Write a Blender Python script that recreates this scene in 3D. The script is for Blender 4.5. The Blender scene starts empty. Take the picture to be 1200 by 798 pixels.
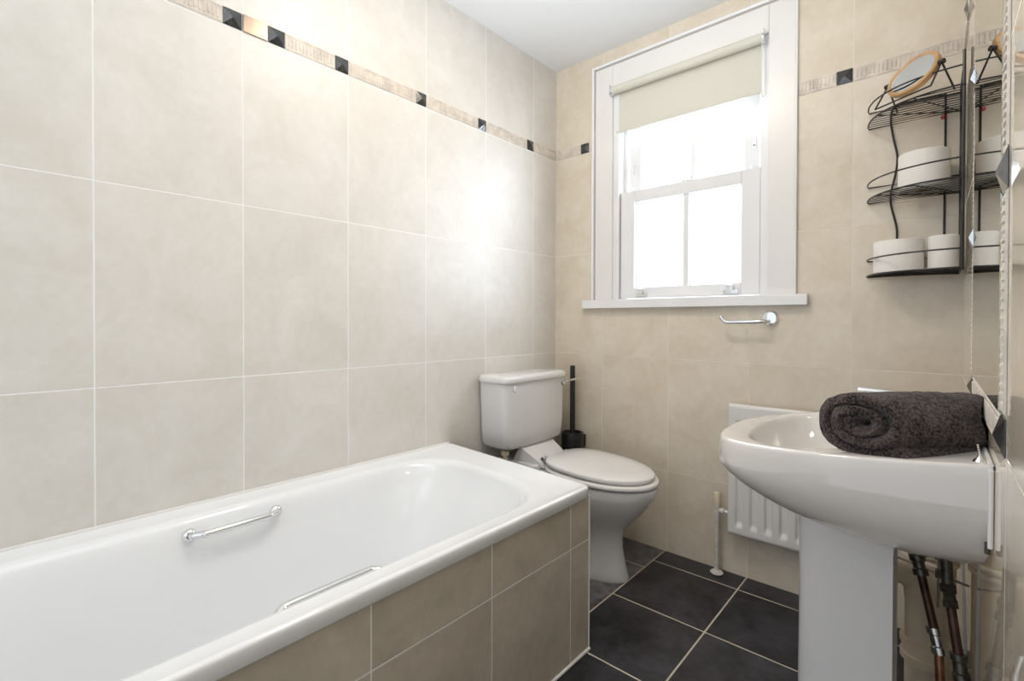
import bpy, math, random
from mathutils import Vector, Matrix, noise
random.seed(7)
PI = math.pi
scn = bpy.context.scene
LDAY, LLAMP, LFILL, WORLD = 150, 6.2, 8.5, 1.04
COL = scn.collection

# ------------------------------------------------------------------ room numbers (metres)
XL, YB, ZC = -1.5496, 2.092, 2.351          # left wall, back wall, ceiling
YF = -0.75                                   # how far the room runs behind the camera
CX = 0.0420                                  # right wall at the back corner; it is 0.68 deg out of square
DVx, DVy = -0.0119173, 0.9999290             # direction along the right wall, going to the back
def RW(s, p, z):
    """point on the right wall: s metres from the back corner, p metres off the wall into the room"""
    return Vector((CX - s*DVx - p*DVy, YB - s*DVy + p*DVx, z))

# ------------------------------------------------------------------ mesh builder
class MB:
    def __init__(self): self.v = []; self.f = []; self.s = []
    def add(self, vs, fs, smooth=False):
        o = len(self.v); self.v += [tuple(x) for x in vs]
        for f in fs: self.f.append(tuple(i+o for i in f)); self.s.append(smooth)
    def box(self, a, b, smooth=False):
        x0, y0, z0 = a; x1, y1, z1 = b
        vs = [(x0,y0,z0),(x1,y0,z0),(x1,y1,z0),(x0,y1,z0),(x0,y0,z1),(x1,y0,z1),(x1,y1,z1),(x0,y1,z1)]
        self.add(vs, [(0,3,2,1),(4,5,6,7),(0,1,5,4),(1,2,6,5),(2,3,7,6),(3,0,4,7)], smooth)
    def hexa(self, vs, smooth=False):
        self.add(vs, [(0,3,2,1),(4,5,6,7),(0,1,5,4),(1,2,6,5),(2,3,7,6),(3,0,4,7)], smooth)
    def loft(self, rings, cap0=True, cap1=True, closed=True, smooth=True, wrap=False):
        n = len(rings[0]); vs = [p for r in rings for p in r]; fs = []
        m = len(rings)
        for i in range(m if wrap else m-1):
            for j in range(n if closed else n-1):
                a = i*n+j; b = i*n+(j+1) % n; c = ((i+1) % m)*n+(j+1) % n; d = ((i+1) % m)*n+j
                fs.append((a, b, c, d))
        o = len(self.v); self.add(vs, fs, smooth)
        if cap0 and not wrap: self.f.append(tuple(o+j for j in reversed(range(n)))); self.s.append(False)
        if cap1 and not wrap: self.f.append(tuple(o+(m-1)*n+j for j in range(n))); self.s.append(False)
    def tube(self, path, r, n=10, closed=False, caps=True):
        P = [Vector(p) for p in path]; m = len(P)
        rs = r if isinstance(r, (list, tuple)) else [r]*m
        T = []
        for i in range(m):
            if closed: t = P[(i+1) % m]-P[i-1]
            else: t = P[min(i+1, m-1)]-P[max(i-1, 0)]
            T.append(t.normalized())
        up = Vector((0,0,1)) if abs(T[0].z) < .9 else Vector((1,0,0))
        u = T[0].cross(up).normalized(); rings = []
        for i in range(m):
            u = (u - T[i]*u.dot(T[i])).normalized(); w = T[i].cross(u)
            rings.append([P[i]+(u*math.cos(2*PI*k/n)+w*math.sin(2*PI*k/n))*rs[i] for k in range(n)])
        self.loft(rings, caps and not closed, caps and not closed, wrap=closed)
    def lathe(self, prof, c=(0,0,0), axis=(0,0,1), n=32, caps=False, sx=1.0):
        ax = Vector(axis).normalized(); up = Vector((0,0,1)) if abs(ax.z) < .9 else Vector((1,0,0))
        u = ax.cross(up).normalized(); w = ax.cross(u); c = Vector(c)
        self.loft([[c+ax*h+(u*math.cos(2*PI*k/n)*sx+w*math.sin(2*PI*k/n))*max(r, 1e-5) for k in range(n)] for r, h in prof], caps, caps)
    def ball(self, c, r, n=12, m=8):
        self.lathe([(r*math.sin(PI*i/m), -r*math.cos(PI*i/m)) for i in range(m+1)], c, n=n)
    def build(self, name, mat, parent=None, bevel=0, seg=2, sub=0, sharp=35, merge=False):
        me = bpy.data.meshes.new(name); me.from_pydata(self.v, [], self.f); me.update()
        import bmesh
        bm = bmesh.new(); bm.from_mesh(me)
        if merge: bmesh.ops.remove_doubles(bm, verts=bm.verts, dist=2e-5)
        bmesh.ops.recalc_face_normals(bm, faces=bm.faces); bm.to_mesh(me); bm.free()
        if not merge:
            for p, s in zip(me.polygons, self.s): p.use_smooth = s
        else:
            for p in me.polygons: p.use_smooth = True
        o = bpy.data.objects.new(name, me); COL.objects.link(o)
        if mat: me.materials.append(mat)
        if parent:
            o.parent = parent; o.matrix_parent_inverse = parent.matrix_basis.inverted()
        if bevel:
            for p in me.polygons: p.use_smooth = True
            b = o.modifiers.new('bevel', 'BEVEL'); b.width = bevel; b.segments = seg; b.limit_method = 'ANGLE'; b.angle_limit = math.radians(40)
            b.harden_normals = True
        if sub:
            s = o.modifiers.new('subsurf', 'SUBSURF'); s.levels = sub; s.render_levels = sub
        if not bevel and not sub:
            try: me.set_sharp_from_angle(angle=math.radians(sharp))
            except Exception: pass
        return o

def tag(o, label=None, cat=None, group=None, kind=None):
    if label: o['label'] = label
    if cat: o['category'] = cat
    if group: o['group'] = group
    if kind: o['kind'] = kind
    return o
def empty(name, loc, label=None, cat=None, group=None, kind=None):
    o = bpy.data.objects.new(name, None); COL.objects.link(o); o.location = loc; o.empty_display_size = .05
    return tag(o, label, cat, group, kind)
def smooth_path(pts, k=8, closed=False):
    P = [Vector(p) for p in pts]; n = len(P); out = []
    for i in range(n if closed else n-1):
        if closed: a, b, c, d = P[i-1], P[i], P[(i+1) % n], P[(i+2) % n]
        else: a, b, c, d = P[max(i-1, 0)], P[i], P[i+1], P[min(i+2, n-1)]
        for j in range(k):
            t = j/k
            out.append(.5*((2*b)+(c-a)*t+(2*a-5*b+4*c-d)*t*t+(3*b-a-3*c+d)*t**3))
    if not closed: out.append(P[-1])
    return out
def rrect(cx, cy, hx, hy, r, z, k=10, f=None):
    """ring of a rounded rectangle, 4*(k+1) points"""
    r = min(r, hx, hy); out = []
    for qx, qy, a0 in ((1,1,0),(-1,1,PI/2),(-1,-1,PI),(1,-1,1.5*PI)):
        for i in range(k+1):
            a = a0+PI/2*i/k
            x = cx+qx*(hx-r)+r*math.cos(a); y = cy+qy*(hy-r)+r*math.sin(a)
            out.append(f(x, y, z) if f else (x, y, z))
    return out

# ------------------------------------------------------------------ materials
def N(nt, t, **kw):
    n = nt.nodes.new(t)
    for k, v in kw.items(): setattr(n, k, v)
    return n
def mat_new(name):
    m = bpy.data.materials.new(name); m.use_nodes = True; nt = m.node_tree
    return m, nt, nt.nodes['Principled BSDF']
def simple(name, col, rough=.4, metal=0, coat=0, bump=0, bscale=200, var=0, vscale=6, spec=None, sheen=0, trans=0):
    m, nt, b = mat_new(name); L = nt.links
    b.inputs['Base Color'].default_value = (*col, 1); b.inputs['Roughness'].default_value = rough
    b.inputs['Metallic'].default_value = metal; b.inputs['Coat Weight'].default_value = coat; b.inputs['Coat Roughness'].default_value = .05
    if spec is not None: b.inputs['Specular IOR Level'].default_value = spec
    if sheen: b.inputs['Sheen Weight'].default_value = sheen
    tc = N(nt, 'ShaderNodeTexCoord')
    nz = N(nt, 'ShaderNodeTexNoise'); nz.inputs['Scale'].default_value = vscale; nz.inputs['Detail'].default_value = 5
    L.new(tc.outputs['Object'], nz.inputs['Vector'])
    if var:
        cr = N(nt, 'ShaderNodeValToRGB')
        cr.color_ramp.elements[0].position = .3; cr.color_ramp.elements[1].position = .7
        cr.color_ramp.elements[0].color = (*[c*(1-var) for c in col], 1); cr.color_ramp.elements[1].color = (*[min(1, c*(1+var*.5)) for c in col], 1)
        L.new(nz.outputs['Fac'], cr.inputs['Fac']); L.new(cr.outputs['Color'], b.inputs['Base Color'])
    if bump:
        n2 = N(nt, 'ShaderNodeTexNoise'); n2.inputs['Scale'].default_value = bscale; n2.inputs['Detail'].default_value = 3
        L.new(tc.outputs['Object'], n2.inputs['Vector'])
        bp = N(nt, 'ShaderNodeBump'); bp.inputs['Strength'].default_value = bump; bp.inputs['Distance'].default_value = .002
        L.new(n2.outputs['Fac'], bp.inputs['Height']); L.new(bp.outputs['Normal'], b.inputs['Normal'])
    return m
def math_n(nt, op, a, b=None, c=None):
    n = N(nt, 'ShaderNodeMath', operation=op)
    for i, x in enumerate((a, b, c)):
        if x is None: continue
        if isinstance(x, (int, float)): n.inputs[i].default_value = x
        else: nt.links.new(x, n.inputs[i])
    return n.outputs[0]
def grid_line(nt, u, u0, p, w):
    """1 on the grout lines u0 + k*p (half width w), with a soft edge; also returns the cell number"""
    t = math_n(nt, 'DIVIDE', math_n(nt, 'SUBTRACT', u, u0), p)
    fl = math_n(nt, 'FLOOR', t); fr = math_n(nt, 'SUBTRACT', t, fl)
    d = math_n(nt, 'MULTIPLY', math_n(nt, 'MINIMUM', fr, math_n(nt, 'SUBTRACT', 1.0, fr)), p)
    mr = N(nt, 'ShaderNodeMapRange', interpolation_type='SMOOTHSTEP'); nt.links.new(d, mr.inputs['Value'])
    mr.inputs['From Min'].default_value = w*.6; mr.inputs['From Max'].default_value = w*1.4
    mr.inputs['To Min'].default_value = 1; mr.inputs['To Max'].default_value = 0
    return mr.outputs['Result'], fl
def tile_mat(name, uaxis, u0, up, v0, vp, c1, c2, grout, gw=.0017, rough=.16, vaxis='Z', topoff=None, slant=0, ridge=None, vein=None, zones=None, bumpy=.1, spec=.5):
    m, nt, b = mat_new(name); L = nt.links
    tc = N(nt, 'ShaderNodeTexCoord'); sx = N(nt, 'ShaderNodeSeparateXYZ'); L.new(tc.outputs['Object'], sx.inputs[0])
    u = sx.outputs[uaxis]; v = sx.outputs[vaxis]
    gu, cu = grid_line(nt, u, u0, up, gw); gv, cv = grid_line(nt, v, v0, vp, gw)
    if topoff is not None: gv = math_n(nt, 'MULTIPLY', gv, math_n(nt, 'LESS_THAN', v, topoff))
    if zones:   # extra grout line and different rows beyond x = zones[0]
        zx, zv0, zcol = zones
        g2, _ = grid_line(nt, v, zv0, vp*2, gw)
        isz = math_n(nt, 'LESS_THAN', u, zx)
        gv = math_n(nt, 'ADD', math_n(nt, 'MULTIPLY', gv, math_n(nt, 'SUBTRACT', 1.0, isz)), math_n(nt, 'MULTIPLY', g2, isz))
    g = math_n(nt, 'MAXIMUM', gu, gv)
    cell = N(nt, 'ShaderNodeCombineXYZ'); L.new(cu, cell.inputs[0]); L.new(cv, cell.inputs[1])
    wn = N(nt, 'ShaderNodeTexWhiteNoise', noise_dimensions='3D'); L.new(cell.outputs[0], wn.inputs['Vector'])
    off = N(nt, 'ShaderNodeVectorMath', operation='MULTIPLY_ADD'); L.new(wn.outputs['Color'], off.inputs[0]); off.inputs[1].default_value = (9, 9, 9)
    L.new(tc.outputs['Object'], off.inputs[2])
    n1 = N(nt, 'ShaderNodeTexNoise'); n1.inputs['Scale'].default_value = 5.5; n1.inputs['Detail'].default_value = 8; n1.inputs['Roughness'].default_value = .62; n1.inputs['Distortion'].default_value = .6
    n2 = N(nt, 'ShaderNodeTexNoise'); n2.inputs['Scale'].default_value = 38; n2.inputs['Detail'].default_value = 6; n2.inputs['Distortion'].default_value = .4
    L.new(off.outputs[0], n1.inputs['Vector']); L.new(off.outputs[0], n2.inputs['Vector'])
    f = math_n(nt, 'ADD', math_n(nt, 'MULTIPLY', n1.outputs['Fac'], .75), math_n(nt, 'MULTIPLY', n2.outputs['Fac'], .25))
    f = math_n(nt, 'ADD', f, math_n(nt, 'MULTIPLY', math_n(nt, 'SUBTRACT', wn.outputs['Value'], .5), .06))
    cr = N(nt, 'ShaderNodeValToRGB'); e = cr.color_ramp.elements
    e[0].position = .36; e[1].position = .64; e[0].color = (*c1, 1); e[1].color = (*c2, 1)
    L.new(f, cr.inputs['Fac']); col = cr.outputs['Color']
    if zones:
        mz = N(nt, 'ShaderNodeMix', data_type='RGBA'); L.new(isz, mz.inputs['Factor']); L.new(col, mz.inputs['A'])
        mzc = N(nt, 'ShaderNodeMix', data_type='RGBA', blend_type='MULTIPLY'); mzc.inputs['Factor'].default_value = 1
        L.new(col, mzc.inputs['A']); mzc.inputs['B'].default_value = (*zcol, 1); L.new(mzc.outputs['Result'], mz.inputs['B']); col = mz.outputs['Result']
    mx = N(nt, 'ShaderNodeMix', data_type='RGBA'); L.new(g, mx.inputs['Factor']); L.new(col, mx.inputs['A']); mx.inputs['B'].default_value = (*grout, 1)
    L.new(mx.outputs['Result'], b.inputs['Base Color'])
    r = math_n(nt, 'ADD', math_n(nt, 'MULTIPLY', g, .5), rough); L.new(r, b.inputs['Roughness'])
    b.inputs['Specular IOR Level'].default_value = spec
    bp = N(nt, 'ShaderNodeBump'); bp.inputs['Strength'].default_value = .5; bp.inputs['Distance'].default_value = .0012
    h = math_n(nt, 'SUBTRACT', math_n(nt, 'MULTIPLY', f, bumpy), g)
    L.new(h, bp.inputs['Height']); L.new(bp.outputs['Normal'], b.inputs['Normal'])
    return m
T1, T2 = (.66, .570, .445), (.755, .68, .57)
L1, L2 = (.665, .63, .572), (.75, .72, .672)  # same cream tile, cooled: window daylight tinted into the left wall's colour
GR = (.84, .81, .76)
M = {}
M['tile_left_daylit'] = tile_mat('cream tile left daylit', 'Y', 1.5635, .3384, .361, .5063, L1, L2, (.88,.87,.86), topoff=1.9, rough=.42, spec=.60, bumpy=.25)
M['tile_back'] = tile_mat('cream tile back', 'X', -1.2617, .3384, .361, .5063, T1, T2, (.80, .74, .64), gw=.0013, topoff=1.9)
M['tile_right'] = tile_mat('cream tile right', 'Y', YB-.924, .338, .361, .5063, T1, T2, (.86, .80, .70), topoff=1.9, rough=.02, bumpy=.0, spec=.65)
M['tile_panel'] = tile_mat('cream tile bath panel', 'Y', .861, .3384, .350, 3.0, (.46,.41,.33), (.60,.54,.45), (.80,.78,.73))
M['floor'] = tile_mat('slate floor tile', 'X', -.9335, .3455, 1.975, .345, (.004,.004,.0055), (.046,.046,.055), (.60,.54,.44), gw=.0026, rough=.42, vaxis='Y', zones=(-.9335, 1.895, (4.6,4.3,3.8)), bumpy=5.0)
M['white_paint'] = simple('white ceiling paint', (.86,.88,.90), .7, bump=.05)
M['upvc'] = simple('white gloss woodwork', (.83,.83,.84), .22, var=.03)
M['upvc_warm'] = simple('white board', (.80,.78,.76), .3, var=.03)
M['ceramic'] = simple('white vitreous china', (.74,.73,.73), .07, coat=.5, var=.015)
M['basin_china'] = simple('warm white china', (.66,.625,.595), .07, coat=.5, var=.015)
M['bath_enamel'] = simple('white bath acrylic', (.84,.85,.86), .10, coat=.4, var=.01)
M['seat'] = simple('warm white seat plastic', (.77,.755,.74), .22)
M['chrome'] = simple('chrome', (.80,.81,.82), .06, metal=1)
M['chrome_old'] = simple('dulled chrome', (.50,.49,.46), .25, metal=1, var=.3, vscale=40)
M['mirror'] = simple('silvered mirror glass', (.66,.69,.62), .0, metal=1)
M['hand_mirror'] = simple('small mirror glass', (.80,.83,.82), .01, metal=1)
M['black_wire'] = simple('black powder coated wire', (.012,.012,.013), .35)
M['black_plastic'] = simple('matt black plastic', (.010,.010,.011), .38)
M['black_tile'] = simple('black glazed pyramid tile', (.022,.023,.026), .2, var=.3, vscale=60, coat=.6)
M['bronze_tile'] = simple('bronze glazed tile', (.30,.23,.17), .25, metal=.5, var=.2, vscale=20)
M['relief'] = simple('ivory relief tile', (.70,.63,.55), .45, var=.2, vscale=30, bump=.3, bscale=120)
M['fabric'] = simple('cream blind fabric', (.66,.64,.56), .85, bump=.15, bscale=900)
M['wood'] = simple('pale bamboo', (.60,.36,.17), .4, var=.25, vscale=25)
M['paper'] = simple('white tissue paper', (.82,.79,.75), .95, bump=.3, bscale=160)
M['card'] = simple('brown cardboard', (.35,.26,.18), .9)
M['cream_pipe'] = simple('aged cream plastic pipe', (.62,.54,.42), .35, var=.12, vscale=15)
M['cream_plastic'] = simple('cream plastic', (.70,.60,.45), .35)
M['painted_pipe'] = simple('white painted pipe', (.66,.62,.57), .35, var=.15, vscale=60)
M['radiator'] = simple('white radiator enamel', (.74,.72,.70), .25)
M['copper'] = simple('tarnished copper', (.42,.20,.11), .38, metal=.8, var=.5, vscale=30)
M['copper_dark'] = simple('oxidised copper', (.10,.05,.035), .45, metal=.6, var=.5, vscale=30)
M['brass_dark'] = simple('grimy brass', (.13,.12,.10), .4, metal=.8, var=.5, vscale=70)
M['silicone'] = simple('white silicone', (.80,.78,.75), .35)
M['red'] = simple('red plastic', (.45,.02,.04), .3)
M['grey_cable'] = simple('white cable sheath', (.62,.64,.66), .3)

def glass_mat():
    m = bpy.data.materials.new('obscured window glass'); m.use_nodes = True; nt = m.node_tree; nt.nodes.clear(); L = nt.links
    o = N(nt, 'ShaderNodeOutputMaterial'); tr = N(nt, 'ShaderNodeBsdfTransparent'); tr.inputs[0].default_value = (.97,.985,1,1)
    rf = N(nt, 'ShaderNodeBsdfRefraction'); rf.inputs['Roughness'].default_value = .12; rf.inputs['IOR'].default_value = 1.3
    gl = N(nt, 'ShaderNodeBsdfGlossy'); gl.inputs['Roughness'].default_value = .1
    tc = N(nt, 'ShaderNodeTexCoord'); vz = N(nt, 'ShaderNodeTexVoronoi'); vz.inputs['Scale'].default_value = 90; L.new(tc.outputs['Object'], vz.inputs['Vector'])
    bp = N(nt, 'ShaderNodeBump'); bp.inputs['Strength'].default_value = .9; bp.inputs['Distance'].default_value = .004
    L.new(vz.outputs['Distance'], bp.inputs['Height']); L.new(bp.outputs['Normal'], rf.inputs['Normal']); L.new(bp.outputs['Normal'], gl.inputs['Normal'])
    m1 = N(nt, 'ShaderNodeMixShader'); m1.inputs[0].default_value = .45; L.new(tr.outputs[0], m1.inputs[1]); L.new(rf.outputs[0], m1.inputs[2])
    m2 = N(nt, 'ShaderNodeMixShader'); m2.inputs[0].default_value = .05; L.new(m1.outputs[0], m2.inputs[1]); L.new(gl.outputs[0], m2.inputs[2])
    L.new(m2.outputs[0], o.inputs['Surface']); return m
M['glass'] = glass_mat()

def towel_mat():
    m, nt, b = mat_new('dark grey brown terry cotton'); L = nt.links
    tc = N(nt, 'ShaderNodeTexCoord'); nz = N(nt, 'ShaderNodeTexNoise'); nz.inputs['Scale'].default_value = 260; nz.inputs['Detail'].default_value = 4
    n2 = N(nt, 'ShaderNodeTexNoise'); n2.inputs['Scale'].default_value = 30; n2.inputs['Detail'].default_value = 4
    L.new(tc.outputs['Object'], nz.inputs['Vector']); L.new(tc.outputs['Object'], n2.inputs['Vector'])
    cr = N(nt, 'ShaderNodeValToRGB'); e = cr.color_ramp.elements; e[0].position = .38; e[1].position = .62
    e[0].color = (.009,.007,.007,1); e[1].color = (.125,.096,.088,1)
    L.new(math_n(nt, 'ADD', math_n(nt, 'MULTIPLY', nz.outputs['Fac'], .7), math_n(nt, 'MULTIPLY', n2.outputs['Fac'], .3)), cr.inputs['Fac'])
    L.new(cr.outputs['Color'], b.inputs['Base Color']); b.inputs['Roughness'].default_value = 1; b.inputs['Specular IOR Level'].default_value = .1
    b.inputs['Sheen Weight'].default_value = .12; b.inputs['Sheen Roughness'].default_value = .5
    bp = N(nt, 'ShaderNodeBump'); bp.inputs['Strength'].default_value = 1; bp.inputs['Distance'].default_value = .004
    L.new(nz.outputs['Fac'], bp.inputs['Height']); L.new(bp.outputs['Normal'], b.inputs['Normal'])
    return m
M['towel'] = towel_mat()
def band_mat():
    m, nt, b = mat_new('woven towel band'); L = nt.links
    tc = N(nt, 'ShaderNodeTexCoord'); w = N(nt, 'ShaderNodeTexWave', wave_type='BANDS', bands_direction='Z'); w.inputs['Scale'].default_value = 60; w.inputs['Distortion'].default_value = .5
    L.new(tc.outputs['Object'], w.inputs['Vector'])
    w2 = N(nt, 'ShaderNodeTexWave', wave_type='BANDS', bands_direction='X'); w2.inputs['Scale'].default_value = 75; L.new(tc.outputs['Object'], w2.inputs['Vector'])
    h = math_n(nt, 'MULTIPLY', w.outputs['Fac'], w2.outputs['Fac'])
    cr = N(nt, 'ShaderNodeValToRGB'); e = cr.color_ramp.elements; e[0].color = (.035,.026,.024,1); e[1].color = (.15,.115,.10,1)
    L.new(h, cr.inputs['Fac']); L.new(cr.outputs['Color'], b.inputs['Base Color']); b.inputs['Roughness'].default_value = .8
    bp = N(nt, 'ShaderNodeBump'); bp.inputs['Strength'].default_value = .8; bp.inputs['Distance'].default_value = .002
    L.new(h, bp.inputs['Height']); L.new(bp.outputs['Normal'], b.inputs['Normal']); return m
M['band'] = band_mat()

# ------------------------------------------------------------------ room shell
def struct(name, mb, mat, **k):
    o = mb.build(name, mat, **k); o['kind'] = 'structure'; return o
b = MB(); b.box((XL-.1, YF, -.1), (.35, YB+.25, 0)); struct('floor', b, M['floor'])
b = MB(); b.box((XL-.1, YF, ZC), (.35, YB+.25, ZC+.1)); struct('ceiling', b, M['white_paint'])
b = MB(); b.box((XL-.1, YF, 0), (XL, YB+.25, ZC)); struct('wall_left', b, M['tile_left_daylit'])
WX0, WX1, WZ0, WZ1 = -1.212, -.513, 1.12, 2.165
b = MB(); b.box((XL, YB, 0), (.30, YB+.18, WZ0)); b.box((XL, YB, WZ1), (.30, YB+.18, ZC))
b.box((XL, YB, WZ0), (WX0, YB+.18, WZ1)); b.box((WX1, YB, WZ0), (.30, YB+.18, WZ1)); struct('wall_back', b, M['tile_back'])
b = MB(); b.hexa([RW(0,0,0), RW(2.84,0,0), RW(2.84,-.1,0), RW(0,-.1,0), RW(0,0,ZC), RW(2.84,0,ZC), RW(2.84,-.1,ZC), RW(0,-.1,ZC)]); struct('wall_right', b, M['tile_right'])

# ------------------------------------------------------------------ tile border: relief strip with black pyramids
def strip(mb, P, a, e, z0, z1, vertical=False):
    """P(u, h, w): u along the strip, h off the wall, w across. ribbed ivory relief from u=a to u=e"""
    def bx(u0, u1, w0, w1, h0, h1, t=0):
        mb.hexa([P(u0,h0,w0), P(u1,h0,w0), P(u1,h0,w1), P(u0,h0,w1), P(u0+t,h1,w0+t), P(u1-t,h1,w0+t), P(u1-t,h1,w1-t), P(u0+t,h1,w1-t)])
    bx(a, e, z0, z1, 0.0004, .0016, .0004)
    bx(a+.001, e-.001, z0+.003, z0+.007, .0016, .003, .001); bx(a+.001, e-.001, z1-.007, z1-.003, .0016, .003, .001)
    n = max(2, int((e-a-.01)/.0115)); st = (e-a-.01)/n
    for i in range(n):
        u = a+.005+st*(i+.5); wdt = st*.27; zz = .010 + .003*((i*7) % 3 == 0)
        bx(u-wdt, u+wdt, z0+zz, z1-.010, .0016, .0042, .0014)
def pyramid(P, u0, u1, w0, w1, parent, mat=None, h=.011):
    mb = MB(); t = .001
    c = P((u0+u1)/2, h, (w0+w1)/2)
    vs = [P(u0+t,.0006,w0+t), P(u1-t,.0006,w0+t), P(u1-t,.0006,w1-t), P(u0+t,.0006,w1-t), P(u0+t,.0016,w0+t), P(u1-t,.0016,w0+t), P(u1-t,.0016,w1-t), P(u0+t,.0016,w1-t), c]
    mb.add(vs, [(0,3,2,1),(0,1,5,4),(1,2,6,5),(2,3,7,6),(3,0,4,7),(4,5,8),(5,6,8),(6,7,8),(7,4,8)])
    return mb.build('pyramid_tile', mat or M['black_tile'], parent, sharp=8)
BZ0, BZ1 = 1.882, 1.933
def border(name, P, a, e, pyr, flats=(), z0=BZ0, z1=BZ1, label=None):
    mb = MB(); cuts = sorted(list(pyr)+list(flats)); u = a
    for (p0, p1) in cuts:
        q = u
        while p0-q > .42: strip(mb, P, q+.001, q+.2865, z0, z1); q += .288
        if p0-q > .012: strip(mb, P, q+.001, p0-.001, z0, z1)
        u = p1
    q = u
    while e-q > .012: strip(mb, P, q+.001, min(q+.2865, e), z0, z1); q += .288
    o = mb.build(name, M['relief']); o['kind'] = 'structure'
    if label: o['label'] = label
    for (p0, p1) in pyr: pyramid(P, p0, p1, z0, z1, o)
    for (p0, p1) in flats:
        f = MB(); f.hexa([P(p0+.001,.0005,z0), P(p1-.001,.0005,z0), P(p1-.001,.0005,z1), P(p0+.001,.0005,z1), P(p0+.002,.005,z0+.001), P(p1-.002,.005,z0+.001), P(p1-.002,.005,z1-.001), P(p0+.002,.005,z1-.001)])
        tag(f.build('flat_tile', M['bronze_tile'], o), 'bronze flat tile')
    return o
PL = lambda u, h, w: Vector((XL+h, u, w))
PB = lambda u, h, w: Vector((u, YB-h, w))
PR = lambda u, h, w: RW(u, h, w)
PRV = lambda u, h, w: RW(w, h, u)
pw = .050
g = [1.5635+.3384*k for k in (1, 0, -1, -2, -3)]
border('trim_1', PL, YF+.02, YB-.008, [(x-pw, x) for x in g[:4]]+[(g[4]-.055, g[4]-.003), (g[4]+.070, g[4]+.122)], [(g[4]-.002, g[4]+.069)])
border('trim_2', PB, XL+.008, -1.318, [(-1.392, -1.342)])
border('trim_3', PB, -.418, CX-.008, [(-.298, -.248)])
border('trim_4', PR, .010, 2.6, [(.205, .255), (.586, .636), (.924, .974), (1.212, 1.262), (1.6, 1.65)])

# ------------------------------------------------------------------ mirror let into the right wall, edged with relief strips
mr = empty('wall_mirror', RW(.924, 0, .917), 'tall frameless mirror set flush into the tiled wall above the basin', 'mirror')
mb = MB(); mb.hexa([RW(.638,.0005,.919), RW(1.210,.0005,.919), RW(1.210,.0005,1.880), RW(.638,.0005,1.880), RW(.638,.004,.919), RW(1.210,.004,.919), RW(1.210,.004,1.880), RW(.638,.004,1.880)])
mb.build('glass', M['mirror'], mr)
t5 = border('trim_5', PR, .587, 1.262, [(.587, .636), (1.212, 1.262)], z0=.868, z1=.917)
border('trim_6', PRV, .919, 1.880, [(1.195, 1.245), (1.545, 1.595)], z0=.587, z1=.636)
border('trim_7', PRV, .919, 1.880, [(1.195, 1.245), (1.545, 1.595)], z0=1.212, z1=1.262)

# ------------------------------------------------------------------ window
win = empty('window_1', ((WX0+WX1)/2, YB, 1.12), 'white sliding sash window with obscured glass above a narrow white sill', 'window', kind='structure')
def frame_part(name, boxes, mat, parent, bevel=.0025, label=None):
    q = MB()
    for a, c in boxes: q.box(a, c)
    o = q.build(name, mat, parent, bevel=bevel)
    if label: o['label'] = label
    return o
frame_part('architrave', [((-1.300, 2.083, 1.138), (-1.206, 2.0925, 2.268)), ((-.519, 2.083, 1.138), (-.426, 2.0925, 2.268)), ((-1.2055, 2.083, 2.158), (-.5195, 2.0925, 2.268))], M['upvc_warm'], win, .002)
frame_part('edge_strip', [((-1.318, 2.074, 1.138), (-1.305, 2.0925, 2.287)), ((-.4255, 2.076, 1.138), (-.418, 2.0925, 2.287)), ((-1.3045, 2.074, 2.274), (-.426, 2.0925, 2.287))], M['upvc'], win, .003)
frame_part('sill', [((-1.362, 2.060, 1.096), (-.378, 2.0925, 1.1375)), ((WX0, 2.0925, 1.1205), (WX1, 2.19, 1.1375))], M['upvc'], win, .003)
frame_part('box_frame', [((WX0+.0005, 2.094, 1.138), (-1.176, 2.20, 2.164)), ((-.548, 2.094, 1.138), (WX1-.0005, 2.20, 2.164)), ((-1.176, 2.118, 2.10), (-.548, 2.20, 2.164)), ((-1.176, 2.150, 1.138), (-1.160, 2.158, 2.10)), ((-.564, 2.150, 1.138), (-.548, 2.158, 2.10))], M['upvc'], win, .002)
def sash(name, x0, x1, z0, z1, y0, y1, st, tr, br, mx, mw, label):
    s = frame_part(name, [((x0, y0, z0), (x0+st, y1, z1)), ((x1-st, y0, z0), (x1, y1, z1)), ((x0+st, y0, z1-tr), (x1-st, y1, z1)), ((x0+st, y0, z0), (x1-st, y1, z0+br))], M['upvc'], win, .003, label)
    q = MB(); q.box((mx-mw/2, y0+.006, z0+br), (mx+mw/2, y1-.004, z1-tr)); q.build('glazing_bar', M['upvc'], s, bevel=.003)
    for xa, xb in ((x0+st, mx-mw/2), (mx+mw/2, x1-st)):
        q = MB(); ym = (y0+y1)/2+.004; e = .0008
        q.box((xa+e, ym, z0+br+e), (xb-e, ym+.004, z1-tr-e)); q.build('pane', M['glass'], s)
        q = MB(); w = .003
        for A, B_ in (((xa+e, ym-.003, z0+br+e), (xa+w, ym-.0005, z1-tr-e)), ((xb-w, ym-.003, z0+br+e), (xb-e, ym-.0005, z1-tr-e)), ((xa+w, ym-.003, z1-tr-w), (xb-w, ym-.0005, z1-tr-e)), ((xa+w, ym-.003, z0+br+e), (xb-w, ym-.0005, z0+br+w))): q.box(A, B_)
        q.build('glazing_gasket', M['gasket'], s)
    return s
M['gasket'] = simple('grey rubber gasket', (.10,.14,.18), .6)
lo = sash('lower_sash', -1.172, -.552, 1.142, 1.652, 2.108, 2.146, .072, .056, .050, -.855, .026, 'lower sash')
up = sash('upper_sash', -1.154, -.568, 1.615, 2.098, 2.160, 2.194, .060, .05, .04, -.843, .022, 'upper sash')
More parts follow.
